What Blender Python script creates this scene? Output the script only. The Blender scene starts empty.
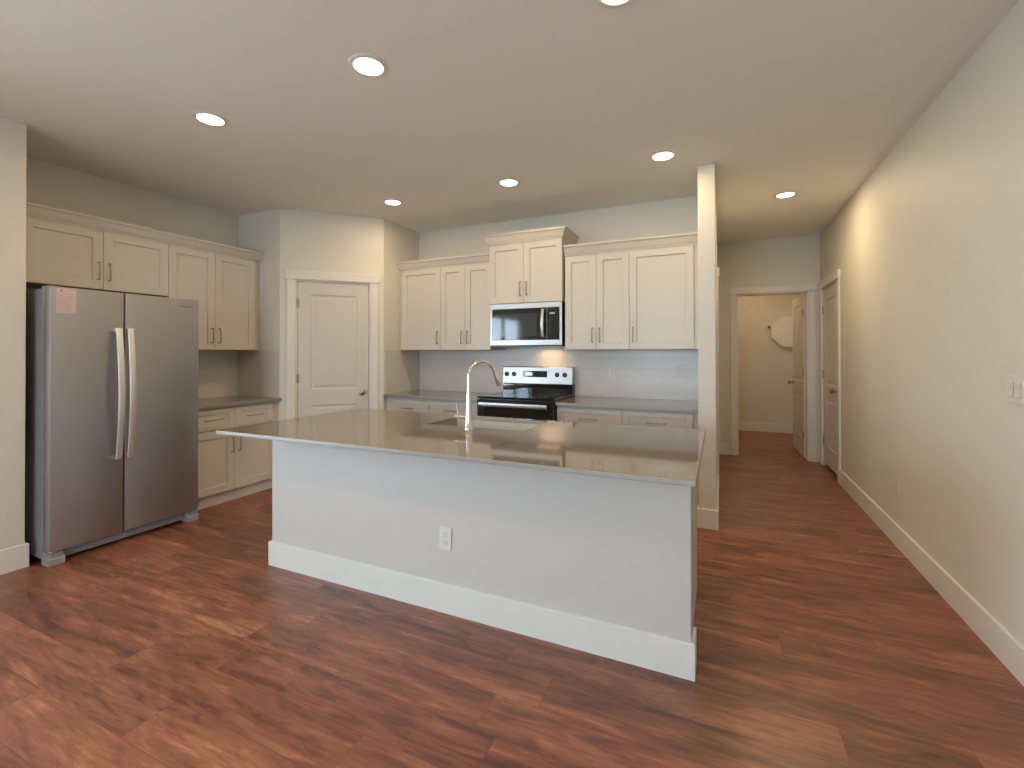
import bpy, bmesh, math, random
from mathutils import Vector, Matrix
random.seed(4)
S = bpy.context.scene
COL = S.collection
PI = math.pi

# ------------------------------------------------------------------ camera
F_PX, CY = 458.776, 349.88
cam_d = bpy.data.cameras.new('camera')
cam = bpy.data.objects.new('camera', cam_d)
COL.objects.link(cam)
yaw, pitch, roll = -0.4252, 0.0058, -0.0012
fw = Vector((math.sin(yaw)*math.cos(pitch), math.cos(yaw)*math.cos(pitch), math.sin(pitch)))
rt = Vector((math.cos(yaw), -math.sin(yaw), 0))
up = rt.cross(fw)
r2 = math.cos(roll)*rt + math.sin(roll)*up
u2 = -math.sin(roll)*rt + math.cos(roll)*up
cam.matrix_world = Matrix(((r2.x, u2.x, -fw.x, 0), (r2.y, u2.y, -fw.y, 0), (r2.z, u2.z, -fw.z, 1.325), (0, 0, 0, 1)))
cam_d.sensor_fit = 'HORIZONTAL'
cam_d.sensor_width = 36.0
cam_d.lens = 36.0*F_PX/1024.0
cam_d.shift_y = -(384.0-CY)/1024.0
cam_d.clip_start = 0.05
S.camera = cam

# ------------------------------------------------------------------ view, world
S.view_settings.view_transform = 'Standard'
S.view_settings.look = 'None'
S.view_settings.gamma = 1.0
S.view_settings.use_curve_mapping = False
S.view_settings.exposure = -0.12
world = bpy.data.worlds.new('world')
S.world = world
world.use_nodes = True
bg = world.node_tree.nodes['Background']
bg.inputs[0].default_value = (0.69, 0.84, 1.0, 1)
bg.inputs[1].default_value = 18.0

LAMP_W = 7.3            # each recessed lamp
LAMP_COL = (1.0, 0.75, 0.43)

# ------------------------------------------------------------------ room dimensions
H = 2.747
XR, XW, XL = 1.1057, -3.931, -4.5585
YW, YB, YP, YH = 1.3524, 4.4836, 3.1685, 6.579
XP1, XP2, YP2 = -3.9401, -3.2353, 3.8564
XS0, XS1, YS = -0.1494, -0.0264, 3.7615
YREAR = -4.2

# sun on the terrace outside: it comes over the house and never enters the windows
sun_d = bpy.data.lights.new('sun', 'SUN'); sun_d.energy = 110.0; sun_d.angle = 0.01; sun_d.color = (1.0, 0.95, 0.86)
sun = bpy.data.objects.new('sun', sun_d); COL.objects.link(sun)
sun.rotation_euler = Vector((0.45, 0.55, 0.9)).to_track_quat('Z', 'Y').to_euler()

# window portals: one per glazed opening
def portal(name, loc, rot, sx, sy):
    l = bpy.data.lights.new(name, 'AREA'); l.shape = 'RECTANGLE'; l.size = sx; l.size_y = sy
    l.cycles.is_portal = True
    o = bpy.data.objects.new(name, l); COL.objects.link(o); o.location = loc; o.rotation_euler = rot
SL0, SL1 = -1.15, 0.62        # wide window in the left wall (y range)
RW0, RW1 = -2.4, -0.3          # unseen rear-wall window, added for cool light on the island front (x range)
RWZ0, RWZ1 = 0.55, 2.30
portal('portal_left', (XW-0.16, (SL0+SL1)/2, 1.33), (0, -PI/2, 0), 1.46, SL1-SL0)
portal('portal_rear', ((RW0+RW1)/2, YREAR-0.16, (RWZ0+RWZ1)/2), (PI/2, 0, 0), RW1-RW0, RWZ1-RWZ0)

# ------------------------------------------------------------------ materials
def mat(name):
    m = bpy.data.materials.new(name); m.use_nodes = True
    return m, m.node_tree.nodes, m.node_tree.links, m.node_tree.nodes['Principled BSDF']
def paint(name, col, rough=0.6, bump=0.0, scale=60, spec=0.5, metal=0.0, aniso=None, var=0.0):
    m, N, L, B = mat(name)
    B.inputs['Base Color'].default_value = (*col, 1)
    B.inputs['Roughness'].default_value = rough
    B.inputs['Metallic'].default_value = metal
    B.inputs['Specular IOR Level'].default_value = spec
    tc = N.new('ShaderNodeTexCoord')
    mp = N.new('ShaderNodeMapping'); L.new(tc.outputs['Object'], mp.inputs[0])
    if aniso: mp.inputs['Scale'].default_value = aniso
    n = N.new('ShaderNodeTexNoise'); n.inputs['Scale'].default_value = scale; n.inputs['Detail'].default_value = 3
    L.new(mp.outputs[0], n.inputs['Vector'])
    if bump > 0:
        b = N.new('ShaderNodeBump'); b.inputs['Strength'].default_value = bump; b.inputs['Distance'].default_value = 0.002
        L.new(n.outputs[0], b.inputs['Height']); L.new(b.outputs[0], B.inputs['Normal'])
    if var > 0:
        r = N.new('ShaderNodeMapRange'); r.inputs['To Min'].default_value = rough-var; r.inputs['To Max'].default_value = rough+var
        L.new(n.outputs[0], r.inputs['Value']); L.new(r.outputs[0], B.inputs['Roughness'])
    return m
WALL = paint('wall_paint', (0.69, 0.665, 0.595), 0.55, 0.10, 90, 0.35)
CEIL = paint('ceiling_paint', (0.86, 0.84, 0.78), 0.85, 0.30, 35, 0.25)
TRIM = paint('trim_paint', (0.74, 0.72, 0.67), 0.38, 0.02, 40)
DOORP = paint('door_paint', (0.64, 0.61, 0.565), 0.42, 0.03, 120)
CAB = paint('cabinet_paint', (0.60, 0.56, 0.50), 0.36, 0.02, 80)
ISL = paint('island_paint', (0.58, 0.55, 0.505), 0.5, 0.08, 90, 0.4)
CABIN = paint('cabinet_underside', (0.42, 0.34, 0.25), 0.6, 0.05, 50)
STEEL = paint('brushed_steel', (0.43, 0.43, 0.44), 0.42, 0.05, 30, metal=1.0, aniso=(1, 1, 40), var=0.05)
STEELB = paint('bright_steel', (0.50, 0.49, 0.48), 0.33, 0.0, 30, metal=1.0)
HANDLE = paint('handle_steel', (0.80, 0.78, 0.76), 0.38, 0.0, 30, metal=0.9)
CHROME = paint('chrome', (0.82, 0.81, 0.79), 0.12, 0.0, 30, metal=1.0)
NICKEL = paint('satin_nickel', (0.38, 0.32, 0.26), 0.32, 0.0, 30, metal=1.0, var=0.05)
HINGE = paint('hinge_bronze', (0.36, 0.30, 0.24), 0.4, 0.0, 30, metal=0.9)
FSIDE = paint('fridge_side_grey', (0.26, 0.265, 0.275), 0.45, 0.1, 300)
GREYP = paint('grey_plastic', (0.34, 0.335, 0.33), 0.45, 0.03, 100)
BLACK = paint('black_enamel', (0.012, 0.012, 0.013), 0.25, 0.0, 30)
BGLASS = paint('black_glass', (0.010, 0.011, 0.012), 0.04, 0.0, 30, spec=0.6)
MWIN = paint('microwave_window', (0.035, 0.045, 0.05), 0.06, 0.0, 30, spec=0.6)
RUBBER = paint('dark_rubber', (0.02, 0.02, 0.02), 0.7)
PLASTIC = paint('white_plastic', (0.69, 0.675, 0.63), 0.35)
BOARD = paint('melamine_board', (0.86, 0.84, 0.80), 0.4)
SLOT = paint('outlet_slot', (0.10, 0.10, 0.10), 0.6)
PAPER = paint('pink_paper', (0.60, 0.49, 0.46), 0.8, 0.05, 80)
INK = paint('printed_ink', (0.30, 0.17, 0.16), 0.8)
INKF = paint('faint_ink', (0.36, 0.27, 0.26), 0.8)
PRINT = paint('grey_print', (0.10, 0.10, 0.11), 0.5)
CONC = paint('patio_concrete', (0.55, 0.53, 0.50), 0.9, 0.3, 20)
WOOD = paint('closet_rod_wood', (0.24, 0.11, 0.05), 0.5, 0.1, 40)

def emis(name, col, s):
    m, N, L, B = mat(name)
    B.inputs['Base Color'].default_value = (*col, 1)
    B.inputs['Emission Color'].default_value = (*col, 1)
    B.inputs['Emission Strength'].default_value = s
    return m
LENS = emis('lamp_lens', (1.0, 0.86, 0.66), 9.0)
DISP = emis('display_glow', (0.55, 0.78, 1.0), 0.9)
DISPG = emis('clock_glow', (0.5, 0.62, 0.6), 0.35)

def glass(name):
    m = bpy.data.materials.new(name); m.use_nodes = True
    N, L = m.node_tree.nodes, m.node_tree.links
    N.clear()
    o = N.new('ShaderNodeOutputMaterial'); mx = N.new('ShaderNodeMixShader'); t = N.new('ShaderNodeBsdfTransparent'); g = N.new('ShaderNodeBsdfGlossy')
    mx.inputs[0].default_value = 0.07
    t.inputs[0].default_value = (0.95, 0.97, 0.97, 1); g.inputs['Roughness'].default_value = 0.01
    L.new(t.outputs[0], mx.inputs[1]); L.new(g.outputs[0], mx.inputs[2]); L.new(mx.outputs[0], o.inputs[0])
    return m
GLASS = glass('window_glass')

def quartz():
    m, N, L, B = mat('quartz_taupe')
    tc = N.new('ShaderNodeTexCoord')
    n = N.new('ShaderNodeTexNoise'); n.inputs['Scale'].default_value = 260; n.inputs['Detail'].default_value = 4
    L.new(tc.outputs['Object'], n.inputs['Vector'])
    r = N.new('ShaderNodeValToRGB')
    r.color_ramp.elements[0].position = 0.35; r.color_ramp.elements[0].color = (0.200, 0.168, 0.132, 1)
    r.color_ramp.elements[1].position = 0.7; r.color_ramp.elements[1].color = (0.240, 0.204, 0.164, 1)
    L.new(n.outputs[0], r.inputs[0]); L.new(r.outputs[0], B.inputs['Base Color'])
    B.inputs['IOR'].default_value = 2.4
    # polished top, honed edges
    ge = N.new('ShaderNodeNewGeometry'); sx = N.new('ShaderNodeSeparateXYZ'); L.new(ge.outputs['True Normal'], sx.inputs[0])
    mr = N.new('ShaderNodeMapRange'); mr.inputs['From Min'].default_value = 0.5; mr.inputs['From Max'].default_value = 0.95
    mr.inputs['To Min'].default_value = 0.45; mr.inputs['To Max'].default_value = 0.06
    L.new(sx.outputs['Z'], mr.inputs['Value']); L.new(mr.outputs[0], B.inputs['Roughness'])
    return m
QUARTZ = quartz()

def planks():
    m, N, L, B = mat('vinyl_plank_floor')
    tc = N.new('ShaderNodeTexCoord')
    br = N.new('ShaderNodeTexBrick')
    br.offset = 0.0; br.squash = 1
    # every row starts at its own random place
    s0 = N.new('ShaderNodeSeparateXYZ'); L.new(tc.outputs['Object'], s0.inputs[0])
    dv = N.new('ShaderNodeMath'); dv.operation = 'DIVIDE'; L.new(s0.outputs['Y'], dv.inputs[0]); dv.inputs[1].default_value = 0.178
    fl = N.new('ShaderNodeMath'); fl.operation = 'FLOOR'; L.new(dv.outputs[0], fl.inputs[0])
    wn = N.new('ShaderNodeTexWhiteNoise'); wn.noise_dimensions = '1D'; L.new(fl.outputs[0], wn.inputs['W'])
    ma = N.new('ShaderNodeMath'); ma.operation = 'MULTIPLY_ADD'; L.new(wn.outputs['Value'], ma.inputs[0]); ma.inputs[1].default_value = 1.22; L.new(s0.outputs['X'], ma.inputs[2])
    c0 = N.new('ShaderNodeCombineXYZ'); L.new(ma.outputs[0], c0.inputs['X']); L.new(s0.outputs['Y'], c0.inputs['Y'])
    br.inputs['Scale'].default_value = 1.0
    br.inputs['Brick Width'].default_value = 1.22
    br.inputs['Row Height'].default_value = 0.178
    br.inputs['Mortar Size'].default_value = 0.0012
    br.inputs['Mortar Smooth'].default_value = 0.4
    br.inputs['Color1'].default_value = (0.0, 0.0, 0.0, 1); br.inputs['Color2'].default_value = (1, 1, 1, 1)
    br.inputs['Mortar'].default_value = (0.3, 0.3, 0.3, 1)
    L.new(c0.outputs[0], br.inputs['Vector'])
    # per-plank offset of the grain
    vm = N.new('ShaderNodeVectorMath'); vm.operation = 'MULTIPLY_ADD'
    vm.inputs[1].default_value = (7.3, 3.1, 5.7)
    L.new(br.outputs['Color'], vm.inputs[0]); L.new(tc.outputs['Object'], vm.inputs[2])
    def stretch(sx, sy, sc, det, rough=0.6, dist=0.0):
        mp = N.new('ShaderNodeMapping'); mp.inputs['Scale'].default_value = (sx, sy, 1)
        L.new(vm.outputs[0], mp.inputs[0])
        n = N.new('ShaderNodeTexNoise'); n.inputs['Scale'].default_value = sc; n.inputs['Detail'].default_value = det
        n.inputs['Roughness'].default_value = rough; n.inputs['Distortion'].default_value = dist
        L.new(mp.outputs[0], n.inputs['Vector'])
        return n
    big = stretch(0.7, 4.5, 2.0, 5, 0.66, 0.8)
    fine = stretch(1.3, 22, 3.0, 6, 0.72, 0.4)
    blot = stretch(1.9, 10.0, 2.2, 6, 0.68, 0.9)
    ramp = N.new('ShaderNodeValToRGB')
    e = ramp.color_ramp.elements
    e[0].position = 0.37; e[0].color = (0.068, 0.024, 0.016, 1)
    e[1].position = 0.65; e[1].color = (0.480, 0.215, 0.115, 1)
    x = e.new(0.46); x.color = (0.170, 0.058, 0.033, 1)
    x = e.new(0.55); x.color = (0.290, 0.103, 0.055, 1)
    def math_(op, a, b):
        q = N.new('ShaderNodeMath'); q.operation = op
        for i, v in enumerate((a, b)):
            if isinstance(v, (int, float)): q.inputs[i].default_value = v
            else: L.new(v, q.inputs[i])
        return q.outputs[0]
    v = math_('MULTIPLY', big.outputs[0], 0.42)
    v = math_('ADD', v, math_('MULTIPLY', fine.outputs[0], 0.20))
    v = math_('ADD', v, math_('MULTIPLY', blot.outputs[0], 0.38))
    v = math_('ADD', v, math_('MULTIPLY', math_('SUBTRACT', br.outputs['Color'], 0.5), 0.06))
    L.new(v, ramp.inputs[0])
    mx = N.new('ShaderNodeMix'); mx.data_type = 'RGBA'; mx.blend_type = 'MULTIPLY'
    mx.inputs['B'].default_value = (0.62, 0.58, 0.56, 1)
    L.new(br.outputs['Fac'], mx.inputs['Factor']); L.new(ramp.outputs[0], mx.inputs['A'])
    L.new(mx.outputs['Result'], B.inputs['Base Color'])
    rr = N.new('ShaderNodeMapRange'); rr.inputs['To Min'].default_value = 0.26; rr.inputs['To Max'].default_value = 0.44
    L.new(fine.outputs[0], rr.inputs['Value']); L.new(rr.outputs[0], B.inputs['Roughness'])
    B.inputs['Specular IOR Level'].default_value = 0.75
    b = N.new('ShaderNodeBump'); b.inputs['Strength'].default_value = 0.12; b.inputs['Distance'].default_value = 0.002
    h = math_('SUBTRACT', math_('MULTIPLY', fine.outputs[0], 0.6), br.outputs['Fac'])
    L.new(h, b.inputs['Height']); L.new(b.outputs[0], B.inputs['Normal'])
    return m
FLOOR = planks()

def tiles():
    m, N, L, B = mat('subway_tile')
    tc = N.new('ShaderNodeTexCoord'); sp = N.new('ShaderNodeSeparateXYZ'); cb = N.new('ShaderNodeCombineXYZ')
    L.new(tc.outputs['Object'], sp.inputs[0]); L.new(sp.outputs['X'], cb.inputs['X']); L.new(sp.outputs['Z'], cb.inputs['Y'])
    br = N.new('ShaderNodeTexBrick'); br.offset = 0.5
    br.inputs['Scale'].default_value = 1.0
    br.inputs['Brick Width'].default_value = 0.155; br.inputs['Row Height'].default_value = 0.0782
    br.inputs['Mortar Size'].default_value = 0.0016; br.inputs['Mortar Smooth'].default_value = 0.3
    br.inputs['Color1'].default_value = (0.62, 0.59, 0.55, 1); br.inputs['Color2'].default_value = (0.64, 0.61, 0.57, 1)
    br.inputs['Mortar'].default_value = (0.57, 0.54, 0.50, 1)
    L.new(cb.outputs[0], br.inputs['Vector']); L.new(br.outputs['Color'], B.inputs['Base Color'])
    B.inputs['Roughness'].default_value = 0.28
    b = N.new('ShaderNodeBump'); b.inputs['Strength'].default_value = 0.3; b.inputs['Distance'].default_value = 0.001; b.invert = True
    L.new(br.outputs['Fac'], b.inputs['Height']); L.new(b.outputs[0], B.inputs['Normal'])
    return m
TILE = tiles()

# ------------------------------------------------------------------ mesh helpers
class MB:
    def __init__(s): s.bm = bmesh.new()
    def box(s, x0, x1, y0, y1, z0, z1):
        x0, x1 = min(x0, x1), max(x0, x1); y0, y1 = min(y0, y1), max(y0, y1); z0, z1 = min(z0, z1), max(z0, z1)
        v = [s.bm.verts.new((x, y, z)) for z in (z0, z1) for y in (y0, y1) for x in (x0, x1)]
        for f in ((0, 2, 3, 1), (4, 5, 7, 6), (0, 1, 5, 4), (2, 6, 7, 3), (0, 4, 6, 2), (1, 3, 7, 5)):
            s.bm.faces.new([v[i] for i in f])
        return s
    def prism(s, pts, z0, z1, axis='z'):
        def P(a, b, c): return (a, b, c) if axis == 'z' else ((a, c, b) if axis == 'y' else (c, a, b))
        lo = [s.bm.verts.new(P(a, b, z0)) for a, b in pts]; hi = [s.bm.verts.new(P(a, b, z1)) for a, b in pts]
        s.bm.faces.new(lo[::-1]); s.bm.faces.new(hi)
        n = len(pts)
        for i in range(n):
            j = (i+1) % n; s.bm.faces.new((lo[i], lo[j], hi[j], hi[i]))
        return s
    def tube(s, path, r, seg=10, flat=None):
        # round tube, or a flat bar when flat=(half width, half depth) with a fixed side vector
        P = [Vector(p) for p in path]; n = len(P); rings = []
        up_ = None
        for i in range(n):
            t = (P[min(i+1, n-1)]-P[max(i-1, 0)]).normalized()
            if up_ is None: up_ = Vector((1, 0, 0)) if abs(t.x) < 0.9 else Vector((0, 1, 0))
            a = (up_-t*up_.dot(t)).normalized(); b = t.cross(a); up_ = a
            ri = r[i] if isinstance(r, (list, tuple)) else r
            ring = []
            for k in range(seg):
                th = 2*PI*(k+0.5)/seg
                ca, sa = math.cos(th), math.sin(th)
                if flat:
                    e = 0.45
                    ca = math.copysign(abs(ca)**e, ca)*flat[0]; sa = math.copysign(abs(sa)**e, sa)*flat[1]; ri_ = 1
                else: ri_ = ri
                ring.append(s.bm.verts.new(P[i]+(a*ca+b*sa)*ri_))
            rings.append(ring)
        for A, Bq in zip(rings, rings[1:]):
            for k in range(seg):
                j = (k+1) % seg; s.bm.faces.new((A[k], A[j], Bq[j], Bq[k]))
        s.bm.faces.new(rings[0][::-1]); s.bm.faces.new(rings[-1])
        return s
    def lathe(s, prof, o=(0, 0, 0), axis='z', seg=28, cap=True):
        # prof: list of (radius, height along the axis)
        O = Vector(o); rings = []
        for r, h in prof:
            ring = []
            for k in range(seg):
                th = 2*PI*k/seg; c, d = r*math.cos(th), r*math.sin(th)
                p = (c, d, h) if axis == 'z' else ((c, -h, d) if axis == 'y' else (h, c, d))
                ring.append(s.bm.verts.new(O+Vector(p)))
            rings.append(ring)
        for A, Bq in zip(rings, rings[1:]):
            for k in range(seg):
                j = (k+1) % seg; s.bm.faces.new((A[k], A[j], Bq[j], Bq[k]))
        if cap:
            s.bm.faces.new(rings[0][::-1]); s.bm.faces.new(rings[-1])
        return s
    def sweep(s, path, prof):
        # path: plan points (x, y); prof: closed outline (outward distance, z); outward is to the right of travel
        n = len(path); rings = []
        for i in range(n):
            p = Vector(path[i])
            def nor(a, b):
                d = (Vector(b)-Vector(a)).normalized(); return Vector((d.y, -d.x))
            if i == 0: m_ = nor(path[0], path[1])
            elif i == n-1: m_ = nor(path[-2], path[-1])
            else:
                a, b = nor(path[i-1], path[i]), nor(path[i], path[i+1]); m_ = (a+b)/(1+a.dot(b))
            rings.append([s.bm.verts.new((p.x+m_.x*d, p.y+m_.y*d, z)) for d, z in prof])
        k = len(prof)
        for A, Bq in zip(rings, rings[1:]):
            for q in range(k):
                j = (q+1) % k; s.bm.faces.new((A[q], A[j], Bq[j], Bq[q]))
        s.bm.faces.new(rings[0][::-1]); s.bm.faces.new(rings[-1])
        return s
    def slab(s, x0, x1, z0, z1, yf, yb, panels, rings, both=False):
        # upright slab facing -y with sunk panels; rings: (inset, depth) steps of the panel's edge
        xs = sorted({x0, x1, *[p[0] for p in panels], *[p[1] for p in panels]})
        zs = sorted({z0, z1, *[p[2] for p in panels], *[p[3] for p in panels]})
        def face(y, sg):
            def q(pts): s.bm.faces.new([s.bm.verts.new(p) for p in (pts if sg < 0 else pts[::-1])])
            for a, b in zip(xs, xs[1:]):
                for c, d in zip(zs, zs[1:]):
                    if any(p[0] <= a and b <= p[1] and p[2] <= c and d <= p[3] for p in panels) and panels and (sg < 0 or both): continue
                    q([(a, y, c), (b, y, c), (b, y, d), (a, y, d)])
            if sg > 0 and not both: return
            for (a, b, c, d) in panels:
                prev = (a, b, c, d, y)
                for ins, dep in rings:
                    cur = (a+ins, b-ins, c+ins, d-ins, y-sg*dep)
                    A0, B0, C0, D0, Y0 = prev; A1, B1, C1, D1, Y1 = cur
                    q([(A0, Y0, C0), (B0, Y0, C0), (B1, Y1, C1), (A1, Y1, C1)])
                    q([(B0, Y0, C0), (B0, Y0, D0), (B1, Y1, D1), (B1, Y1, C1)])
                    q([(B0, Y0, D0), (A0, Y0, D0), (A1, Y1, D1), (B1, Y1, D1)])
                    q([(A0, Y0, D0), (A0, Y0, C0), (A1, Y1, C1), (A1, Y1, D1)])
                    prev = cur
                A0, B0, C0, D0, Y0 = prev
                q([(A0, Y0, C0), (B0, Y0, C0), (B0, Y0, D0), (A0, Y0, D0)])
        face(yf, -1); face(yb, 1)
        def q4(*p): s.bm.faces.new([s.bm.verts.new(v) for v in p])
        for c, d in zip(zs, zs[1:]):
            q4((x0, yb, c), (x0, yf, c), (x0, yf, d), (x0, yb, d)); q4((x1, yf, c), (x1, yb, c), (x1, yb, d), (x1, yf, d))
        for a, b in zip(xs, xs[1:]):
            q4((a, yf, z1), (b, yf, z1), (b, yb, z1), (a, yb, z1)); q4((a, yb, z0), (b, yb, z0), (b, yf, z0), (a, yf, z0))
        bmesh.ops.remove_doubles(s.bm, verts=s.bm.verts, dist=1e-6)
        return s
    def build(s, name, material, parent=None, bevel=0.0, smooth=False, seg=2):
        bmesh.ops.recalc_face_normals(s.bm, faces=s.bm.faces)
        me = bpy.data.meshes.new(name); s.bm.to_mesh(me); s.bm.free()
        me.materials.append(material)
        o = bpy.data.objects.new(name, me); COL.objects.link(o)
        if parent is not None: o.parent = parent
        if bevel > 0:
            b = o.modifiers.new('bevel', 'BEVEL'); b.width = bevel; b.segments = seg; b.limit_method = 'ANGLE'; b.angle_limit = math.radians(35)
        if smooth:
            for p in me.polygons: p.use_smooth = True
            if hasattr(me, 'set_sharp_from_angle'): me.set_sharp_from_angle(angle=math.radians(40))
        return o

def thing(name, label, cat, loc=(0, 0, 0), rz=0.0, group=None):
    o = bpy.data.objects.new(name, None); COL.objects.link(o)
    o.empty_display_size = 0.1
    o.location = loc; o.rotation_euler = (0, 0, rz); o['label'] = label; o['category'] = cat
    if group: o['group'] = group
    return o
def tag(o, label, cat, group=None):
    o['label'] = label; o['category'] = cat
    if group: o['group'] = group
    return o
def struct(o):
    o['kind'] = 'structure'; return o
def copy_tree(o, parent=None):
    c = o.copy(); COL.objects.link(c); c.parent = parent
    for ch in [x for x in o.children]: copy_tree(ch, c)
    return c

# ------------------------------------------------------------------ room shell
struct(MB().box(-5.2, 2.6, YREAR-0.2, 9.0, -0.12, 0).build('floor', FLOOR))
struct(MB().box(-5.2, 2.6, YREAR-0.2, 9.0, H, H+0.12).build('ceiling', CEIL))
m = MB()     # left wall of the great room with the wide window, ending in the return beside the fridge
m.box(XW-0.16, XW, YREAR, SL0, 0, H).box(XW-0.16, XW, SL1, YW, 0, H).box(XW-0.16, XW, SL0, SL1, 2.06, H).box(XW-0.16, XW, SL0, SL1, 0, 0.60)
m.box(XL-0.12, XW-0.16, YW-0.12, YW, 0, H)
struct(m.build('wall_left', WALL, bevel=0.004))
struct(MB().box(XL-0.12, XL, YW, YB, 0, H).build('wall_alcove', WALL))
struct(MB().box(XL, XP1-0.001, YP, YP+0.1, 0, H).build('wall_pantry_left', WALL))
struct(MB().box(XP2-0.1, XP2, YP2+0.001, YB, 0, H).build('wall_pantry_right', WALL))
struct(MB().box(XL-0.12, XS0, YB, YB+0.12, 0, H).build('wall_kitchen', WALL))
struct(MB().box(XS0, XS1, YS, YH, 0, H).build('wall_partition', WALL, bevel=0.006))
m = MB()
RD0, RD1 = 5.64, 6.44      # right-hand hall door (y range)
m.box(XR, XR+0.12, YREAR, RD0, 0, H).box(XR, XR+0.12, RD1, YH, 0, H).box(XR, XR+0.12, RD0, RD1, 2.07, H)
struct(m.build('wall_right', WALL))
HD0, HD1 = 0.200, 0.985    # closet doorway in the end wall (x range)
m = MB()
m.box(-0.7, HD0, YH, YH+0.12, 0, H).box(HD1, XR+0.12, YH, YH+0.12, 0, H).box(HD0, HD1, YH, YH+0.12, 2.07, H)
struct(m.build('wall_hall_end', WALL))
YC = 8.72; XC = 1.25
struct(MB().box(-0.7, XC+0.1, YC, YC+0.1, 0, H).build('wall_closet_back', WALL))
struct(MB().box(XC, XC+0.1, YH+0.12, YC, 0, H).build('wall_closet_right', WALL))
struct(MB().box(-0.7, -0.6, YH+0.12, YC, 0, H).build('wall_closet_left', WALL))
m = MB()
m.box(XW-0.16, RW0, YREAR-0.16, YREAR, 0, H).box(RW1, XR+0.12, YREAR-0.16, YREAR, 0, H)
m.box(RW0, RW1, YREAR-0.16, YREAR, 0, RWZ0).box(RW0, RW1, YREAR-0.16, YREAR, RWZ1, H)
struct(m.build('wall_rear', WALL))
struct(MB().box(XR+0.14, XR+0.16, RD0-0.2, RD1+0.2, 0, 2.3).build('wall_behind_door', WALL))
# diagonal pantry wall (local x runs along it, faces -y)
DL = math.hypot(XP2-XP1, YP2-YP); DA = math.atan2(YP2-YP, XP2-XP1)
PD0, PD1 = 0.140, 0.852
m = MB()
m.box(0, PD0-0.004, 0, 0.1, 0, H).box(PD1+0.004, DL, 0, 0.1, 0, H).box(PD0-0.004, PD1+0.004, 0, 0.1, 2.058, H)
o = struct(m.build('wall_pantry_diagonal', WALL)); o.location = (XP1, YP, 0); o.rotation_euler.z = DA

# left window, and the rear one added for its daylight: frames with panes
def glazing(name, w, z0, z1, parts, loc, rz, depth=0.10):
    fr = MB(); t = 0.05
    fr.box(0, w, -depth, 0, z0, z0+t).box(0, w, -depth, 0, z1-t, z1).box(0, t, -depth, 0, z0+t, z1-t).box(w-t, w, -depth, 0, z0+t, z1-t)
    for i in range(1, parts):
        x = w*i/parts; fr.box(x-0.03, x+0.03, -depth+0.02, -0.02, z0+t, z1-t)
    o = struct(fr.build(name, TRIM)); o.location = loc; o.rotation_euler.z = rz
    for i in range(parts):
        a = w*i/parts+(0.03 if i else t); b = w*(i+1)/parts-(0.03 if i < parts-1 else t)
        MB().box(a, b, -depth/2-0.003, -depth/2+0.003, z0+t, z1-t).build('pane', GLASS, o)
    return o
glazing('window_1', SL1-SL0, 0.60, 2.06, 2, (XW-0.14, SL0, 0), PI/2)
glazing('window_added_rear', RW1-RW0, RWZ0, RWZ1, 2, (RW1, YREAR-0.14, 0), PI)
struct(MB().box(-12, XW-0.165, -9, 5, -0.16, -0.02).build('floor_patio', CONC))
struct(MB().box(XW-0.165, 6, -12, YREAR-0.21, -0.16, -0.02).build('floor_terrace', CONC))

# ------------------------------------------------------------------ baseboards
BH, BT = 0.145, 0.014
def bprof(h=BH, t=BT): return [(0, 0), (t, 0), (t, h-0.004), (t-0.004, h), (0, h)]
def baseboard(name, path): return struct(MB().sweep(path, bprof()).build('baseboard_'+name, TRIM))
baseboard('right', [(XR, YREAR+0.001), (XR, RD0-0.09)][::-1])
baseboard('left', [(XW, SL1+0.09), (XW, YW), (XW-0.6, YW)])
baseboard('partition', [(XS0, YS+0.06), (XS0, YS), (XS1, YS), (XS1, 4.9)])
baseboard('hall_end', [(XS1+0.016, YH), (HD0-0.088, YH)])
baseboard('closet', [(-0.59, YC), (XC-0.002, YC)])
o = baseboard('pantry', [(0.0, 0), (PD0-0.08, 0)]); o.location = (XP1, YP, 0); o.rotation_euler.z = DA
baseboard('rear', [(XR-0.016, YREAR), (XW+0.016, YREAR)])

# ------------------------------------------------------------------ door casings and doors
def casing(name, w, top, loc, rz, cw=0.078, head=0.088, left=True, right=True, depth=0.12):
    """opening from local x 0..w, faces -y"""
    m = MB(); t = 0.018
    a = -cw if left else 0.0; b = w+cw if right else w
    if left: m.box(-cw, 0, -t, 0, 0, top)
    if right: m.box(w, w+cw, -t, 0, 0, top)
    m.box(a-0.012, b+(0.012 if right else 0), -t-0.008, 0, top, top+head)
    # jamb lining
    m.box(-0.0005, 0.016, -0.001, depth, 0, top).box(w-0.016, w+0.0005, -0.001, depth, 0, top).box(0, w, -0.001, depth, top-0.016, top+0.0005)
    o = struct(m.build(name, TRIM, bevel=0.002)); o.location = loc; o.rotation_euler.z = rz
    return o
RINGS_DOOR = [(0.010, 0.007), (0.020, 0.008), (0.045, 0.002)]
def knob(parent, x, z, y, sg=-1, name='door_knob'):
    m = MB()
    prof = [(0.030, 0), (0.030, 0.006), (0.013, 0.010), (0.011, 0.030), (0.022, 0.038), (0.028, 0.050), (0.026, 0.062), (0.014, 0.069), (0.002, 0.070)]
    if sg > 0: prof = [(r, -h) for r, h in prof]
    m.lathe(prof, (x, y, z), 'y', 20)
    return m.build(name, NICKEL, parent, smooth=True)
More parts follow.
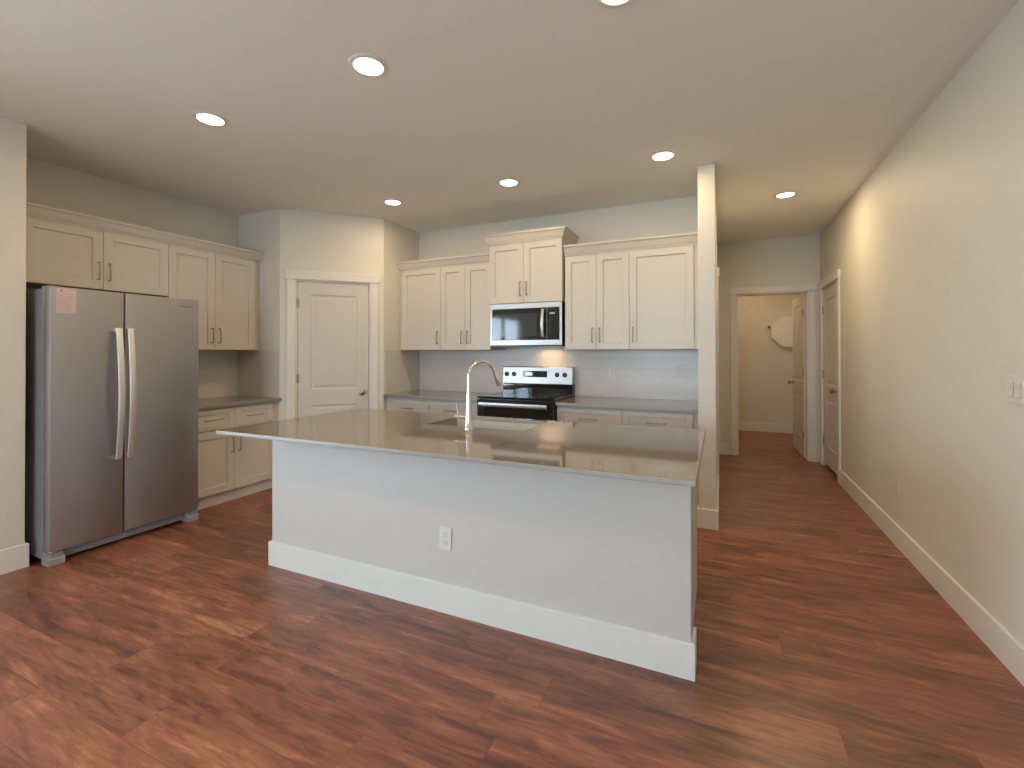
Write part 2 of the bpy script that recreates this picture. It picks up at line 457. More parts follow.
def door_leaf(name, w, h, z0, loc, rz, knob_x, hinge_x, both=False, knob_back=False, hinge_side=-1):
    m = MB(); st = 0.115
    m.slab(0, w, z0, h, 0, 0.035, [(st, w-st, 0.25, 0.80), (st, w-st, 0.955, h-0.125)], RINGS_DOOR, both)
    o = struct(m.build(name, DOORP)); o.location = loc; o.rotation_euler.z = rz
    knob(o, knob_x, 0.915, 0.0)
    if knob_back: knob(o, knob_x, 0.915, 0.035, 1)
    for z in (0.30, 1.07, 1.82):
        hy = -0.004 if hinge_side < 0 else 0.039
        hm = MB().tube([(hinge_x, hy, z-0.045), (hinge_x, hy, z+0.045)], 0.007, 10)
        s_ = -1 if hinge_x > w/2 else 1
        hm.box(hinge_x, hinge_x+s_*0.018, min(hy, 0.0) if hinge_side < 0 else 0.0345, (0.001 if hinge_side < 0 else hy), z-0.044, z+0.044)
        hm.build('hinge', HINGE, o, smooth=True)
    return o
def diag(x, y=0.0): return (XP1+math.cos(DA)*x-math.sin(DA)*y, YP+math.sin(DA)*x+math.cos(DA)*y, 0)
casing('trim_1', PD1-PD0, 2.055, diag(PD0), DA, cw=0.078, depth=0.1)
d1 = door_leaf('door_1', PD1-PD0-0.040, 2.036, 0.012, diag(PD0+0.020, 0.004), DA, PD1-PD0-0.040-0.062, -0.004)
# right-hand hall door, seen edge on
casing('trim_2', RD1-RD0, 2.07, (XR, RD1, 0), -PI/2, cw=0.085)
d2 = door_leaf('door_2', RD1-RD0-0.040, 2.05, 0.045, (XR+0.004, RD1-0.020, 0), -PI/2, RD1-RD0-0.040-0.062, -0.004)
# closet doorway and its door standing open into the closet
casing('trim_3', HD1-HD0, 2.07, (HD0, YH, 0), 0.0, cw=0.072, depth=0.121)
d3 = door_leaf('door_3', 0.74, 2.05, 0.012, (0.986, YH+0.135, 0), math.radians(91.8), 0.74-0.062, -0.004, both=True, knob_back=True, hinge_side=1)
# door casing on the hall side of the partition wall, seen as a thin strip
m = MB(); m.box(XS1, XS1+0.018, 4.95, 5.03, 0, 2.07).box(XS1, XS1+0.018, 5.75, 5.83, 0, 2.07).box(XS1, XS1+0.026, 4.938, 5.842, 2.07, 2.158)
m.box(XS1, XS1+0.008, 5.03, 5.75, 0.01, 2.07)
struct(m.build('trim_4', TRIM))

# ------------------------------------------------------------------ hardware for cabinets
def pull(parent, x, z, y, length=0.128, vertical=True, name='handle'):
    """arched bar pull on a face at local y, standing out towards -y"""
    r = 0.0048; out = 0.030; hl = length/2; k = 0.008
    pts = [(-hl, 0), (-hl, -out+k), (-hl+k*0.3, -out+k*0.3), (-hl+k, -out), (0, -out-0.003), (hl-k, -out), (hl-k*0.3, -out+k*0.3), (hl, -out+k), (hl, 0)]
    path = [((x, y+b, z+a) if vertical else (x+a, y+b, z)) for a, b in pts]
    m = MB().tube(path, r, 10)
    return m.build(name, NICKEL, parent, smooth=True)
FR = 0.062
RINGS_CAB = [(0.002, 0.012), (0.0022, 0.0125)]
def cab_door(parent, x0, x1, z0, z1, yf, handle=None, hz=None, fr=FR, name='door'):
    g = 0.0018; t = 0.019
    m = MB().slab(x0+g, x1-g, z0+g, z1-g, yf, yf+t, [(x0+fr, x1-fr, z0+fr, z1-fr)], RINGS_CAB)
    o = m.build(name, CAB, parent, bevel=0.0012, seg=1)
    if handle == 'l': pull(o, x0+0.034, hz, yf)
    elif handle == 'r': pull(o, x1-0.034, hz, yf)
    return o
def cab_drawer(parent, x0, x1, z0, z1, yf):
    g = 0.0018; t = 0.019; fr = 0.040
    m = MB().slab(x0+g, x1-g, z0+g, z1-g, yf, yf+t, [(x0+0.055, x1-0.055, z0+fr, z1-fr)], RINGS_CAB)
    o = m.build('drawer', CAB, parent, bevel=0.0012, seg=1)
    pull(o, (x0+x1)/2, (z0+z1)/2, yf, 0.15, False)
    return o
def upper(label, w, z0, z1, depth, doors, loc, rz, filler=(0, 0), handles=None, hz=None):
    t = thing('wall_cabinet', label, 'cabinet', loc, rz, None)
    d = depth-0.020
    MB().box(0.0008, w-0.0008, -d, -0.001, z0+0.004, z1).build('body', CAB, t)
    MB().box(0.004, w-0.004, -d+0.002, -0.003, z0, z0+0.0038).build('bottom_panel', CABIN, t)
    xs = [0]+[w*f for f in doors]+[w]
    for i in range(len(xs)-1):
        h = handles[i] if handles else ('r' if (i == 0 and len(xs) > 2) else 'l')
        cab_door(t, xs[i], xs[i+1], z0, z1-0.001, -depth, h, hz if hz else z0+0.13, name='door')
    for side, f in zip((0, 1), filler):
        if f > 0:
            a, b = (-f+0.001, 0.0005) if side == 0 else (w-0.0005, w+f-0.001)
            MB().box(a, b, -d, -d+0.02, z0, z1).build('filler_strip', CAB, t)
    return t
def base(label, w, doors, loc, rz, drawers, filler=(0, 0), depth=0.60, toe=0.055, top=0.855, dh='inner'):
    t = thing('base_cabinet', label, 'cabinet', loc, rz, None)
    d = depth-0.020
    MB().box(0.0008, w-0.0008, -d, -0.001, 0.105, top).build('body', CAB, t)
    MB().box(0.0008-filler[0], w-0.0008+filler[1], -d+toe-0.012, -d+toe, 0.0, 0.105).build('toe_kick', TRIM, t)
    xs = [0]+[w*f for f in doors]+[w]
    for i in range(len(xs)-1):
        h = 'r' if (i == 0) else 'l'
        cab_door(t, xs[i], xs[i+1], 0.115, 0.655, -depth, h, 0.515)
    xd = [0]+[w*f for f in drawers]+[w]
    for i in range(len(xd)-1): cab_drawer(t, xd[i], xd[i+1], 0.665, 0.838, -depth)
    for side, f in zip((0, 1), filler):
        if f > 0:
            a, b = (-f+0.001, 0.0005) if side == 0 else (w-0.0005, w+f-0.001)
            MB().box(a, b, -d, -d+0.02, 0.105, top).build('filler_strip', CAB, t)
    return t
CRP = [(0, 0), (0.006, 0), (0.008, 0.010), (0.018, 0.022), (0.036, 0.058), (0.046, 0.068), (0.050, 0.070), (0.050, 0.084), (0, 0.084)]
def crown(label, path, z, loc, rz, k=1.0):
    # paths run so that the outward side lies to the right of travel
    o = MB().sweep(path, [(d, h*k) for d, h in CRP]).build('crown_moulding', CAB)
    o.location = (loc[0], loc[1], z); o.rotation_euler.z = rz
    return tag(o, label, 'moulding')

# ---- left (fridge) wall, local x runs towards +Y
RZL = PI/2
Y1, Y2, Y3 = 1.42, 2.314, 3.100
CT = 2.240
upper('white two-door shaker wall cabinet over the steel refrigerator', Y2-Y1, 1.800, CT, 0.35, [0.5], (XL, Y1, 0), RZL, (0.066, 0), hz=1.800+0.135)
upper('white two-door shaker wall cabinet right of the one over the refrigerator', Y3-Y2, 1.352, CT, 0.35, [0.497], (XL, Y2, 0), RZL, (0, YP-Y3-0.001), hz=1.482)
crown('white crown moulding along the cabinets above the refrigerator', [(0.002, -0.351), (YP-YW-0.003, -0.351)], CT+0.001, (XL, YW, 0), RZL)
base('white base cabinet with two drawers and two doors beside the refrigerator', Y3-Y2-0.016, [0.50], (XL, Y2+0.016, 0), RZL, [0.50], (0, YP-Y3-0.001), depth=0.614)
CTOP, CBOT = 0.885, 0.857
o = MB().box(XL+0.001, XL+0.645, Y2+0.004, YP-0.001, CBOT, CTOP).build('countertop', QUARTZ, bevel=0.002)
tag(o, 'short brown quartz countertop between the refrigerator and the pantry corner', 'countertop')

# ---- back wall
UD = 0.37
XA, XB_, XC_, XD_ = -3.197, -2.694, -2.098, -1.335
XE, XF, XG, XH_ = -1.318, -1.023, -0.727, -0.194
upper('white single-door shaker wall cabinet in the corner by the pantry wall', XB_-XA, 1.352, 2.232, UD, [], (XA, YB, 0), 0, (XA-XP2-0.001, 0), handles=['r'], hz=1.482)
upper('white narrow two-door wall cabinet just left of the microwave', XC_-XB_, 1.352, 2.232, UD, [0.5], (XB_, YB, 0), 0, hz=1.482)
upper('white raised two-door cabinet directly above the microwave', XD_-XC_, 1.806, 2.392, 0.40, [0.49], (XC_, YB, 0), 0, hz=1.945)
upper('white two-door wall cabinet just right of the microwave', XG-XE, 1.352, 2.224, UD, [0.5], (XE, YB, 0), 0, hz=1.482)
upper('white wide single-door wall cabinet against the partition wall', XH_-XG, 1.352, 2.224, UD, [], (XG, YB, 0), 0, (0, XS0-XH_-0.001), handles=['l'], hz=1.482)
crown('white crown moulding over the cabinets left of the microwave', [(XP2+0.002, -UD-0.001), (XC_-0.002, -UD-0.001)], 2.233, (0, YB, 0), 0)
crown('white crown moulding wrapping the raised cabinet above the microwave', [(XC_, -0.001), (XC_, -0.401), (XD_, -0.401), (XD_, -0.001)], 2.393, (0, YB, 0), 0, 1.15)
crown('white crown moulding over the cabinets right of the microwave', [(XE, -UD-0.001), (XS0-0.002, -UD-0.001)], 2.225, (0, YB, 0), 0, 1.1)
BX = -2.743
base('white drawer-and-door base cabinet in the far corner by the pantry wall', BX+3.15, [], (-3.15, YB, 0), 0, [], (3.2353-3.15-0.001, 0))
base('white drawer-and-door base cabinet left of the range', -2.103-BX, [0.5], (BX, YB, 0), 0, [])
base('white drawer-and-door base cabinet right of the range', -0.748+1.322, [], (-1.322, YB, 0), 0, [])
base('white drawer-and-door base cabinet against the partition wall', XH_+0.748, [], (-0.748, YB, 0), 0, [], (0, XS0-XH_-0.001))
o = MB().box(XP2+0.001, -2.100, YB-0.635, YB-0.010, CBOT, CTOP).build('countertop', QUARTZ, bevel=0.002)
tag(o, 'brown quartz countertop on the back wall left of the range', 'countertop')
o = MB().box(-1.324, XS0-0.001, YB-0.635, YB-0.010, CBOT, CTOP).build('countertop', QUARTZ, bevel=0.002)
tag(o, 'brown quartz countertop on the back wall right of the range', 'countertop')

# ---- tile backsplashes
def splash(label, w, z0, z1, loc, rz, extra=None):
    m = MB().box(0, w, -0.008, -0.0005, z0, z1)
    if extra: m.box(extra[0], extra[1], -0.008, -0.0005, extra[2], extra[3])
    o = m.build('backsplash', TILE); o.location = loc; o.rotation_euler.z = rz
    return tag(o, label, 'backsplash')
splash('white tile backsplash on the long back wall behind the range', XS0-XP2-0.012, CTOP+0.001, 1.351, (XP2+0.010, YB, 0), 0, (XC_-XP2-0.005, XD_-XP2-0.012, 1.351, 1.384))
splash('white tile backsplash on the alcove wall beside the refrigerator', YP-Y2-0.012, CTOP+0.001, 1.351, (XL, Y2, 0), RZL)
splash('white tile backsplash on the side wall left of the pantry door', XP1-XL-0.012, CTOP+0.001, 1.351, (XL+0.009, YP, 0), 0)
splash('white tile backsplash strip on the wall right of the pantry door', YB-3.876-0.012, CTOP+0.001, 1.351, (XP2, 3.876, 0), PI/2)

# ------------------------------------------------------------------ outlets and switches
def outlet(label, loc, rz, group=None):
    t = thing('electrical_outlet', label, 'outlet', loc, rz, group)
    MB().box(-0.036, 0.036, -0.006, -0.0003, -0.058, 0.058).build('cover_plate', PLASTIC, t, bevel=0.002)
    for z in (-0.020, 0.020):
        f = MB().lathe([(0.017, 0), (0.017, 0.0022), (0.0155, 0.003)], (0, -0.006, z), 'y', 20).build('socket', PLASTIC, t)
        s = MB().box(-0.0075, -0.0055, -0.0094, -0.0085, z-0.003, z+0.006).box(0.0055, 0.0075, -0.0094, -0.0085, z-0.003, z+0.006)
        s.lathe([(0.0024, 0), (0.0024, 0.0006)], (0, -0.0088, z-0.009), 'y', 10)
        s.build('slot', SLOT, f)
    MB().lathe([(0.0032, 0), (0.003, 0.001)], (0, -0.006, 0), 'y', 12).build('screw', PLASTIC, t)
    return t
def switch(label, loc, rz, gangs):
    t = thing('light_switch', label, 'switch', loc, rz)
    w = 0.036+0.023*(gangs-1)
    MB().box(-w, w, -0.006, -0.0003, -0.058, 0.058).build('cover_plate', PLASTIC, t, bevel=0.002)
    for i in range(gangs):
        x = (i-(gangs-1)/2)*0.046
        MB().prism([(-0.006, -0.033), (-0.011, -0.030), (-0.0075, 0.0), (-0.0095, 0.030), (-0.006, 0.033)], x-0.0165, x+0.0165, 'x').build('rocker', PLASTIC, t, bevel=0.0008)
    return t
outlet('white outlet on the front of the kitchen island', (-1.281, 1.9905+0.0135, 0.377), 0)
outlet('white outlet on the backsplash nearest the range', (-0.955, YB-0.008, 1.148), 0)
outlet('white outlet on the backsplash near the partition wall', (-0.338, YB-0.008, 1.152), 0)
outlet('white outlet low on the right-hand wall above the baseboard', (XR, 3.955, 0.402), -PI/2)
switch('white double light switch on the right-hand wall near the camera', (XR, 2.560, 1.170), -PI/2, 2)
switch('white single light switch beside the hall door casing', (XR, 5.425, 1.160), -PI/2, 1)

# ------------------------------------------------------------------ island
IX0, IX1, IY0, IY1 = -2.560, -0.109, 2.004, 2.800
ICT, ICB = 0.878, 0.858
isl = thing('kitchen_island', 'long white kitchen island in the middle of the floor', 'island', ((IX0+IX1)/2, (IY0+IY1)/2, 0))
ox_, oy_ = -(IX0+IX1)/2, -(IY0+IY1)/2
MB().box(IX0+ox_, IX1+ox_, IY0+oy_, IY0+0.115+oy_, 0, ICB-0.001).build('knee_wall', ISL, isl, bevel=0.004)
m = MB(); a, b = IX0+0.012, IX1-0.012
m.box(a+ox_, a+0.018+ox_, IY0+0.116+oy_, IY1+oy_, 0, ICB-0.001).box(b-0.018+ox_, b+ox_, IY0+0.116+oy_, IY1+oy_, 0, ICB-0.001)
m.box(a+0.018+ox_, b-0.018+ox_, IY0+0.116+oy_, IY1-0.02+oy_, 0.10, 0.118).box(a+0.018+ox_, b-0.018+ox_, IY1-0.08+oy_, IY1-0.07+oy_, 0, 0.10)
m.box(a+0.018+ox_, b-0.018+ox_, IY1-0.02+oy_, IY1-0.001+oy_, 0.10, ICB-0.001)
m.build('cabinet_body', CAB, isl)
yb = IY0+0.115
MB().sweep([(IX0+ox_, yb+oy_), (IX0+ox_, IY0+oy_), (IX1+ox_, IY0+oy_), (IX1+ox_, yb+oy_)], bprof(0.148, 0.014)).build('baseboard', TRIM, isl)
for i in range(4):
    w = (b-a-0.036)/4; x0 = a+0.018+i*w
    g = MB().slab(-w/2+0.002, w/2-0.002, 0.118, 0.838, -0.0195, -0.0005, [(-w/2+FR, w/2-FR, 0.118+FR, 0.838-FR)], RINGS_CAB).build('door', CAB, isl)
    g.location = (x0+w/2+ox_, IY1+oy_, 0); g.rotation_euler.z = PI
    pull(g, w/2-0.034, 0.70, -0.0195)

# island countertop with a cut-out for the sink
TX0, TX1, TY0, TY1 = -2.650, -0.0756, 1.7098, 2.8593
SX0, SX1, SY0, SY1 = -1.684, -1.022, 2.408, 2.795
xs, ys = (TX0, SX0, SX1, TX1), (TY0, SY0, SY1, TY1)
bm = bmesh.new(); V = {}
for k, z in enumerate((ICB, ICT)):
    for i, x in enumerate(xs):
        for j, y in enumerate(ys): V[i, j, k] = bm.verts.new((x, y, z))
for i in range(3):
    for j in range(3):
        if (i, j) == (1, 1): continue
        bm.faces.new([V[i, j, 1], V[i+1, j, 1], V[i+1, j+1, 1], V[i, j+1, 1]]); bm.faces.new([V[i, j+1, 0], V[i+1, j+1, 0], V[i+1, j, 0], V[i, j, 0]])
for i in range(3):
    for j in (0, 3): bm.faces.new([V[i, j, 0], V[i+1, j, 0], V[i+1, j, 1], V[i, j, 1]])
    for j in (0, 3): bm.faces.new([V[j, i, 0], V[j, i+1, 0], V[j, i+1, 1], V[j, i, 1]])
for p, q in (((1, 1), (2, 1)), ((2, 1), (2, 2)), ((2, 2), (1, 2)), ((1, 2), (1, 1))):
    bm.faces.new([V[(*p, 0)], V[(*q, 0)], V[(*q, 1)], V[(*p, 1)]])
m = MB(); m.bm.free(); m.bm = bm
o = m.build('island_countertop', QUARTZ, bevel=0.0025)
tag(o, 'long glossy taupe quartz countertop overhanging the island', 'countertop')

# undermount sink
sk = thing('kitchen_sink', 'stainless undermount sink set into the island countertop', 'sink', ((SX0+SX1)/2, (SY0+SY1)/2, ICB-0.003))
hw, hd, dz, tt = (SX1-SX0)/2+0.004, (SY1-SY0)/2-0.001, -0.215, 0.002
m = MB()
def loop(w, d, z, r=0.03, n=5):
    out = []
    for cx, cy, a0 in ((w-r, d-r, 0), (-w+r, d-r, 90), (-w+r, -d+r, 180), (w-r, -d+r, 270)):
        for k in range(n+1):
            t_ = math.radians(a0+90*k/n); out.append(m.bm.verts.new((cx+r*math.cos(t_), cy+r*math.sin(t_), z)))
    return out
L_ = [loop(hw+0.010, hd+0.012, 0), loop(hw, hd, 0), loop(hw-0.004, hd-0.004, dz+0.02), loop(hw-0.02, hd-0.02, dz)]
for A_, B_ in zip(L_, L_[1:]):
    n_ = len(A_)
    for k in range(n_): m.bm.faces.new((A_[k], A_[(k+1) % n_], B_[(k+1) % n_], B_[k]))
m.bm.faces.new(L_[-1])
o = m.build('basin', STEEL, sk, smooth=True)
sd = o.modifiers.new('thickness', 'SOLIDIFY'); sd.thickness = 0.0015; sd.offset = -1
MB().lathe([(0.045, 0.0005), (0.045, 0.003), (0.035, 0.004), (0.030, 0.001)], (0, 0.02, dz), 'z', 24).build('drain', CHROME, sk, smooth=True)

# faucet
fx, fy = -1.335, 2.335
fc = thing('faucet', 'tall chrome gooseneck faucet standing behind the island sink cut-out', 'faucet', (fx, fy, ICT))
fc['label'] = 'tall chrome gooseneck faucet on the island countertop at the sink'
MB().lathe([(0.028, 0.0003), (0.028, 0.006), (0.025, 0.010), (0.021, 0.06), (0.0165, 0.14), (0.0135, 0.21), (0.0125, 0.235)], (0, 0, 0), 'z', 24).build('body', CHROME, fc, smooth=True)
da = math.radians(62); dx_, dy_ = math.cos(da), math.sin(da)
R_ = 0.094; pts = [(0, 0, 0.234), (0, 0, 0.270), (0, 0, 0.300)]
for k in range(1, 25):
    th = PI-(PI*0.88)*k/24
    c = R_+R_*math.cos(th); pts.append((c*dx_, c*dy_, 0.300+R_*math.sin(th)))
ex = pts[-1]; ep = pts[-2]
dv = (Vector(ex)-Vector(ep)).normalized()
pts.append(tuple(Vector(ex)+dv*0.018))
MB().tube(pts, 0.0115, 14).build('spout', CHROME, fc, smooth=True)
a_ = Vector(pts[-1]); MB().tube([tuple(a_-dv*0.004), tuple(a_+dv*0.03), tuple(a_+dv*0.075), tuple(a_+dv*0.082)], [0.0125, 0.0160, 0.0185, 0.015], 14).build('spray_head', CHROME, fc, smooth=True)
hd_ = MB().tube([(-0.012, 0, 0.068), (-0.092, -0.002, 0.068)], 0.0125, 14).tube([(-0.072, -0.002, 0.072), (-0.077, 0.0, 0.105), (-0.086, 0.002, 0.150)], [0.0045, 0.004, 0.0035], 8)
hd_.build('lever_handle', CHROME, fc, smooth=True)

# ------------------------------------------------------------------ refrigerator (local x = world +Y, front = -y -> world +X)
FW, FD, FH = 0.900, 0.772, 1.742
fr = thing('refrigerator', 'stainless steel side-by-side refrigerator in the left alcove', 'refrigerator', (-4.552, 1.405, 0), PI/2)
MB().box(0, FW, -(FD-0.075), 0, 0.035, FH-0.012).build('cabinet', FSIDE, fr, bevel=0.004)
sp = 0.395
def fdoor(x0, x1):
    m = MB()
    r = 0.012; yf, ybk = -FD, -(FD-0.068)
    pl = [(x0+0.002, ybk), (x0+0.002, yf+r), (x0+0.002+r*0.3, yf+r*0.3), (x0+0.002+r, yf), (x1-0.002-r, yf), (x1-0.002-r*0.3, yf+r*0.3), (x1-0.002, yf+r), (x1-0.002, ybk)]
    m.prism(pl, 0.088, FH)
    return m
dl = fdoor(0, sp).build('freezer_door', STEEL, fr, smooth=True)
dr = fdoor(sp, FW).build('fridge_door', STEEL, fr, smooth=True)
def fhandle(parent, x):
    m = MB(); z0, z1 = 0.600, 1.495; n = 16; path = []
    for k in range(n+1):
        t = k/n; out = 0.030+0.034*math.sin(PI*t)
        path.append((x, -FD-out, z0+(z1-z0)*t))
    m.tube(path, 1, 12, flat=(0.0185, 0.0075))
    for z in (z0+0.012, z1-0.012): m.box(x-0.012, x+0.012, -FD-0.034, -FD+0.0005, z-0.012, z+0.012)
    return m.build('handle', HANDLE, parent, smooth=True)
fhandle(dl, sp-0.046); fhandle(dr, sp+0.020)
MB().box(0.004, sp-0.004, -(FD-0.0685), -(FD-0.0745), 0.09, FH-0.004).box(sp+0.004, FW-0.004, -(FD-0.0685), -(FD-0.0745), 0.09, FH-0.004).build('door_gasket', RUBBER, fr)
g = MB().box(0.085, FW-0.085, -(FD-0.055), -(FD-0.10), 0.022, 0.080)
for k in range(4): g.box(0.09, FW-0.09, -(FD-0.050), -(FD-0.056), 0.030+k*0.012, 0.036+k*0.012)
g.build('base_grille', GREYP, fr)
for x0, x1 in ((0.0, 0.082), (FW-0.082, FW)):
    f = MB().prism([(-(FD-0.09), 0.0), (-FD+0.004, 0.0), (-FD+0.000, 0.040), (-FD+0.022, 0.050), (-FD+0.03, 0.082), (-(FD-0.09), 0.082)], x0, x1, 'x').build('foot_bracket', GREYP, fr, bevel=0.003)
    MB().box(x0+0.012, x1-0.012, -FD+0.012, -FD+0.028, 0.050, 0.060).build('roller_cover', GREYP, f)
MB().prism([(0.0, -0.0), (0.075, -0.0), (0.075, -0.08), (0.0, -0.08)], 0, 0.020).build('hinge_cover', GREYP, fr, bevel=0.004).location = (0.01, -FD+0.13, FH-0.012)
MB().prism([(0.0, -0.0), (0.075, -0.0), (0.075, -0.08), (0.0, -0.08)], 0, 0.020).build('hinge_cover', GREYP, fr, bevel=0.004).location = (FW-0.085, -FD+0.13, FH-0.012)
MB().lathe([(0.008, 0), (0.008, 0.006)], (0.018, -FD+0.012, 0.082), 'z', 12).build('door_pin', CHROME, fr)
# maker's word on the right door
cu = bpy.data.curves.new('maker_lettering', 'FONT'); cu.body = 'Whirlpool'; cu.size = 0.021; cu.extrude = 0.0004; cu.align_x = 'CENTER'
tx = bpy.data.objects.new('maker_lettering', cu); COL.objects.link(tx)
dg = bpy.context.evaluated_depsgraph_get(); me = bpy.data.meshes.new_from_object(tx.evaluated_get(dg))
bpy.data.objects.remove(tx); me.materials.clear(); me.materials.append(PRINT)
tx = bpy.data.objects.new('maker_lettering', me); COL.objects.link(tx); tx.parent = dr
tx.location = (0.795, -FD-0.0006, 1.678); tx.rotation_euler = (PI/2, 0, 0)
# pink energy note taped to the left door
pn = thing('paper_notice', 'small pinkish printed notice stuck to the refrigerator door', 'paper', (-4.552+FD+0.0008, 1.437, 1.578), PI/2)
MB().box(0, 0.098, -0.0006, 0, 0, 0.155).build('sheet', PAPER, pn)
m = MB()
for k in range(9):
    z = 0.020+k*0.0125; w = random.uniform(0.055, 0.084); m.box(0.008, 0.008+w, -0.0009, -0.0006, z, z+0.0022)
m.build('printed_lines', INKF, pn)
MB().prism([(0.014, 0.137), (0.020, 0.146), (0.030, 0.148), (0.032, 0.139), (0.024, 0.134)], -0.0009, -0.0006, 'y').build('printed_logo', INK, pn)

# ------------------------------------------------------------------ microwave (local front = -y)
MW = 0.752
mw = thing('microwave', 'stainless over-the-range microwave with black glass door', 'microwave', (-2.090, YB-0.009, 0))
MF = -0.391
MB().box(0.003, MW-0.003, MF+0.022, 0, 1.386, 1.803).build('case', BLACK, mw)
m = MB().slab(0, MW, 1.396, 1.802, MF, MF+0.021, [(0.024, MW-0.024, 1.446, 1.752)], [(0.001, 0.004)])
m.build('front_frame', STEELB, mw, bevel=0.002)
MB().box(0.0265, 0.600, MF+0.001, MF+0.0035, 1.4485, 1.7495).build('door_glass', BGLASS, mw)
MB().box(0.055, 0.500, MF+0.0004, MF+0.001, 1.480, 1.705).build('window', MWIN, mw)
cp = MB().box(0.603, MW-0.0265, MF+0.001, MF+0.0035, 1.4485, 1.7495).build('control_panel', BGLASS, mw)
m = MB()
for k in range(4): m.box(0.632+k*0.013, 0.640+k*0.013, MF+0.0002, MF+0.001, 1.688, 1.704)
m.build('clock_digits', DISPG, cp)
path = []
for k in range(13):
    t = k/12; path.append((0.566, MF-0.016-0.024*math.sin(PI*t), 1.475+0.262*t))
m = MB().tube(path, 1, 12, flat=(0.0155, 0.006))
for z in (1.487, 1.725): m.box(0.556, 0.576, MF-0.020, MF+0.0005, z-0.009, z+0.009)
m.build('handle', STEELB, mw, smooth=True)
m = MB()
for k in range(14): m.box(0.03+k*0.05, 0.065+k*0.05, MF+0.026, MF+0.05, 1.381, 1.386)
m.build('vent_grille', BLACK, mw)
hl = MB().box(0.40, 0.63, -0.155, -0.045, 1.3825, 1.386).build('cooktop_lamp', emis('hood_lens', (1, 0.8, 0.5), 0.6), mw)
ld = bpy.data.lights.new('cooktop_lamp_light', 'AREA'); ld.shape = 'RECTANGLE'; ld.size = 0.22; ld.size_y = 0.10; ld.energy = 0.75; ld.spread = math.radians(150); ld.color = (1.0, 0.66, 0.34)
lo = bpy.data.objects.new('cooktop_lamp_light', ld); COL.objects.link(lo); lo.parent = mw; lo.location = (0.515, -0.100, 1.380)

# ------------------------------------------------------------------ range
RX, RW = -2.092, 0.762
rg = thing('electric_range', 'freestanding electric range with steel control panel and black oven door', 'stove', (RX, YB-0.010, 0))
RF = -0.640
MB().box(0.001, RW-0.001, RF+0.02, -0.002, 0.02, 0.895).build('body', BLACK, rg, bevel=0.003)
MB().box(0.0, RW, RF-0.015, -0.085, 0.896, 0.914).build('cooktop', BGLASS, rg, bevel=0.004)
ck = rg.children[-1]
for x, y, r in ((0.20, -0.50, 0.10), (0.56, -0.50, 0.085), (0.20, -0.24, 0.08), (0.56, -0.24, 0.10)):
    MB().lathe([(r, 0.9141), (r, 0.9145), (r-0.003, 0.9145), (r-0.003, 0.9141)], (x, y, 0), 'z', 40, cap=False).build('burner_ring', GREYP, ck)
m = MB().prism([(-0.085, 0.896), (-0.085, 1.0), (-0.060, 1.012), (0, 1.012), (0, 0.896)], 0.0, RW, 'x')
m.build('rear_riser', BGLASS, rg, bevel=0.003)
cp = MB().prism([(-0.092, 1.006), (-0.078, 1.172), (-0.062, 1.180), (0, 1.180), (0, 1.013), (-0.06, 1.006)], 0.0, RW, 'x').build('control_panel', STEELB, rg, bevel=0.002)
for x in (0.047, 0.128, 0.602, 0.682):
    k_ = MB().lathe([(0.024, 0), (0.024, 0.004), (0.020, 0.006), (0.018, 0.024), (0.012, 0.026)], (x, -0.085, 1.100), 'y', 20).build('control_knob', BLACK, cp, smooth=True)
dp = MB().box(0.225, 0.495, -0.0895, -0.080, 1.072, 1.136).build('display_panel', BGLASS, cp)
MB().box(0.262, 0.335, -0.0905, -0.0896, 1.088, 1.122).build('clock_display', DISP, dp)
od = MB().box(0.003, RW-0.003, RF-0.020, RF+0.019, 0.245, 0.886).build('oven_door', BGLASS, rg, bevel=0.003)
MB().box(0.10, RW-0.10, RF-0.0205, RF-0.0202, 0.36, 0.72).build('oven_window', MWIN, od)
m = MB().tube([(0.045, RF-0.062, 0.845), (RW-0.045, RF-0.062, 0.845)], 1, 12, flat=(0.014, 0.021))
for x in (0.060, RW-0.060): m.box(x-0.012, x+0.012, RF-0.060, RF-0.0195, 0.836, 0.854)
m.build('handle', STEELB, od, smooth=True)
MB().box(0.003, RW-0.003, RF-0.018, RF+0.019, 0.06, 0.238).build('storage_drawer', STEEL, rg, bevel=0.003)
for x in (0.04, RW-0.04):
    for y in (RF+0.08, -0.08): MB().lathe([(0.018, 0), (0.018, 0.0195)], (x, y, 0), 'z', 12).build('levelling_foot', BLACK, rg)

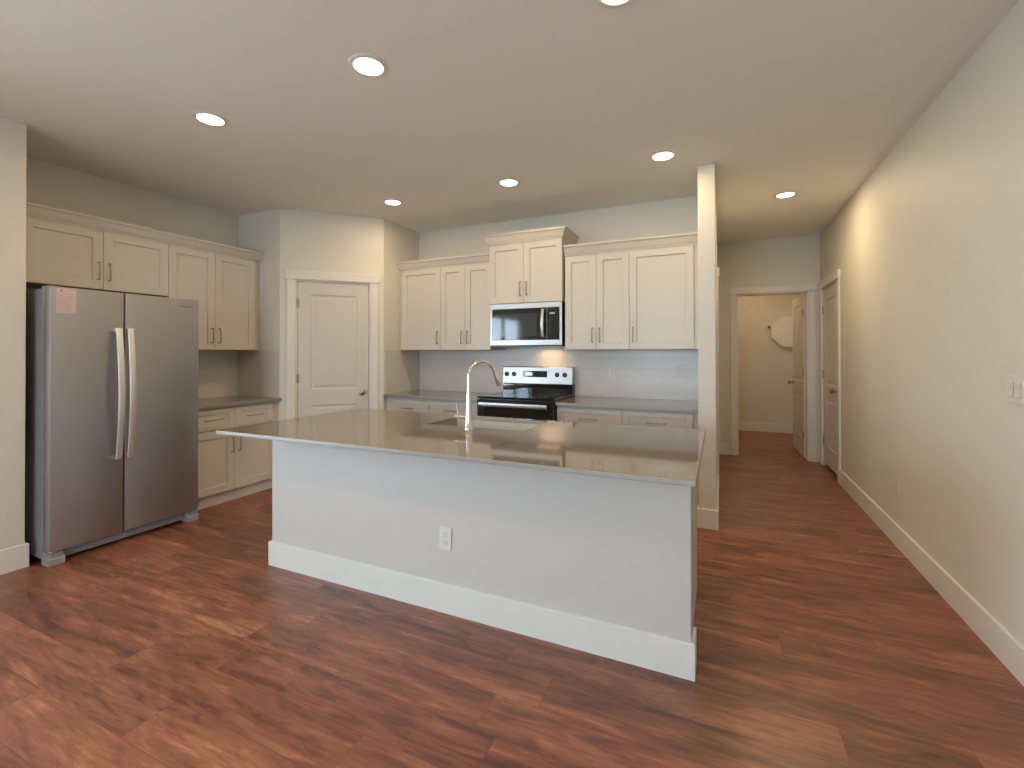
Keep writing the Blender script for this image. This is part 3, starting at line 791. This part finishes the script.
# ------------------------------------------------------------------ recessed ceiling lamps
def downlight(label, x, y, watts, col=LAMP_COL):
    t = thing('recessed_ceiling_light', label, 'ceiling light', (x, y, H), 0, 'recessed ceiling lights')
    MB().lathe([(0.096, -0.0002), (0.096, -0.004), (0.090, -0.0075), (0.074, -0.009), (0.070, -0.006), (0.070, -0.0002)], (0, 0, 0), 'z', 40, cap=False).build('trim_ring', TRIM, t, smooth=True)
    MB().lathe([(0.0698, -0.0005), (0.0695, -0.0055), (0.05, -0.0065), (0.002, -0.0068)], (0, 0, 0), 'z', 32).build('lens', LENS, t, smooth=True)
    l = bpy.data.lights.new('lamp_light', 'AREA'); l.shape = 'DISK'; l.size = 0.13; l.energy = watts; l.color = col
    o = bpy.data.objects.new('lamp_light', l); COL.objects.link(o); o.parent = t; o.location = (0, 0, -0.012)
    return t
DLS = [(-2.812, 1.775, 'recessed ceiling light nearest the refrigerator'),
       (-1.580, 1.770, 'recessed ceiling light over the front of the island, largest in view'),
       (-0.360, 1.800, 'recessed ceiling light cut by the top edge of the photo'),
       (-2.804, 3.472, 'recessed ceiling light in front of the pantry door'),
       (-1.600, 3.472, 'recessed ceiling light in front of the microwave'),
       (-0.369, 3.462, 'recessed ceiling light just left of the partition wall'),
       (0.545, 4.779, 'recessed ceiling light in the hallway')]
for x, y, lb in DLS: downlight(lb, x, y, LAMP_W*(1.75 if y > 4 else 1.0))
for x in (-2.81, -1.58, -0.36): downlight('recessed ceiling light of the living area, above and behind the camera', x, 0.07, LAMP_W*0.7)

# ------------------------------------------------------------------ closet
cw = thing('closet_panel', 'white panel with clipped corners on the closet back wall', 'panel', (0.777, YC, 1.66))
c = 0.16; w_, h_ = 0.44, 0.245
MB().prism([(0, -h_+c), (c, -h_), (w_-c, -h_), (w_, -h_+c), (w_, h_-c), (w_-c, h_), (c, h_), (0, h_-c)], -0.06, -0.001, 'y').build('board', BOARD, cw, bevel=0.002)
MB().lathe([(0.020, 0.001), (0.020, 0.012), (0.013, 0.014), (0.013, 0.060)], (-0.028, 0, 0.090), 'y', 16).build('rod_end', WOOD, cw)
cl = downlight('lamp on the closet ceiling', 0.35, 7.7, 11.0, (1.0, 0.68, 0.34)); cl['label'] = 'closet ceiling light out of sight above the closet doorway'
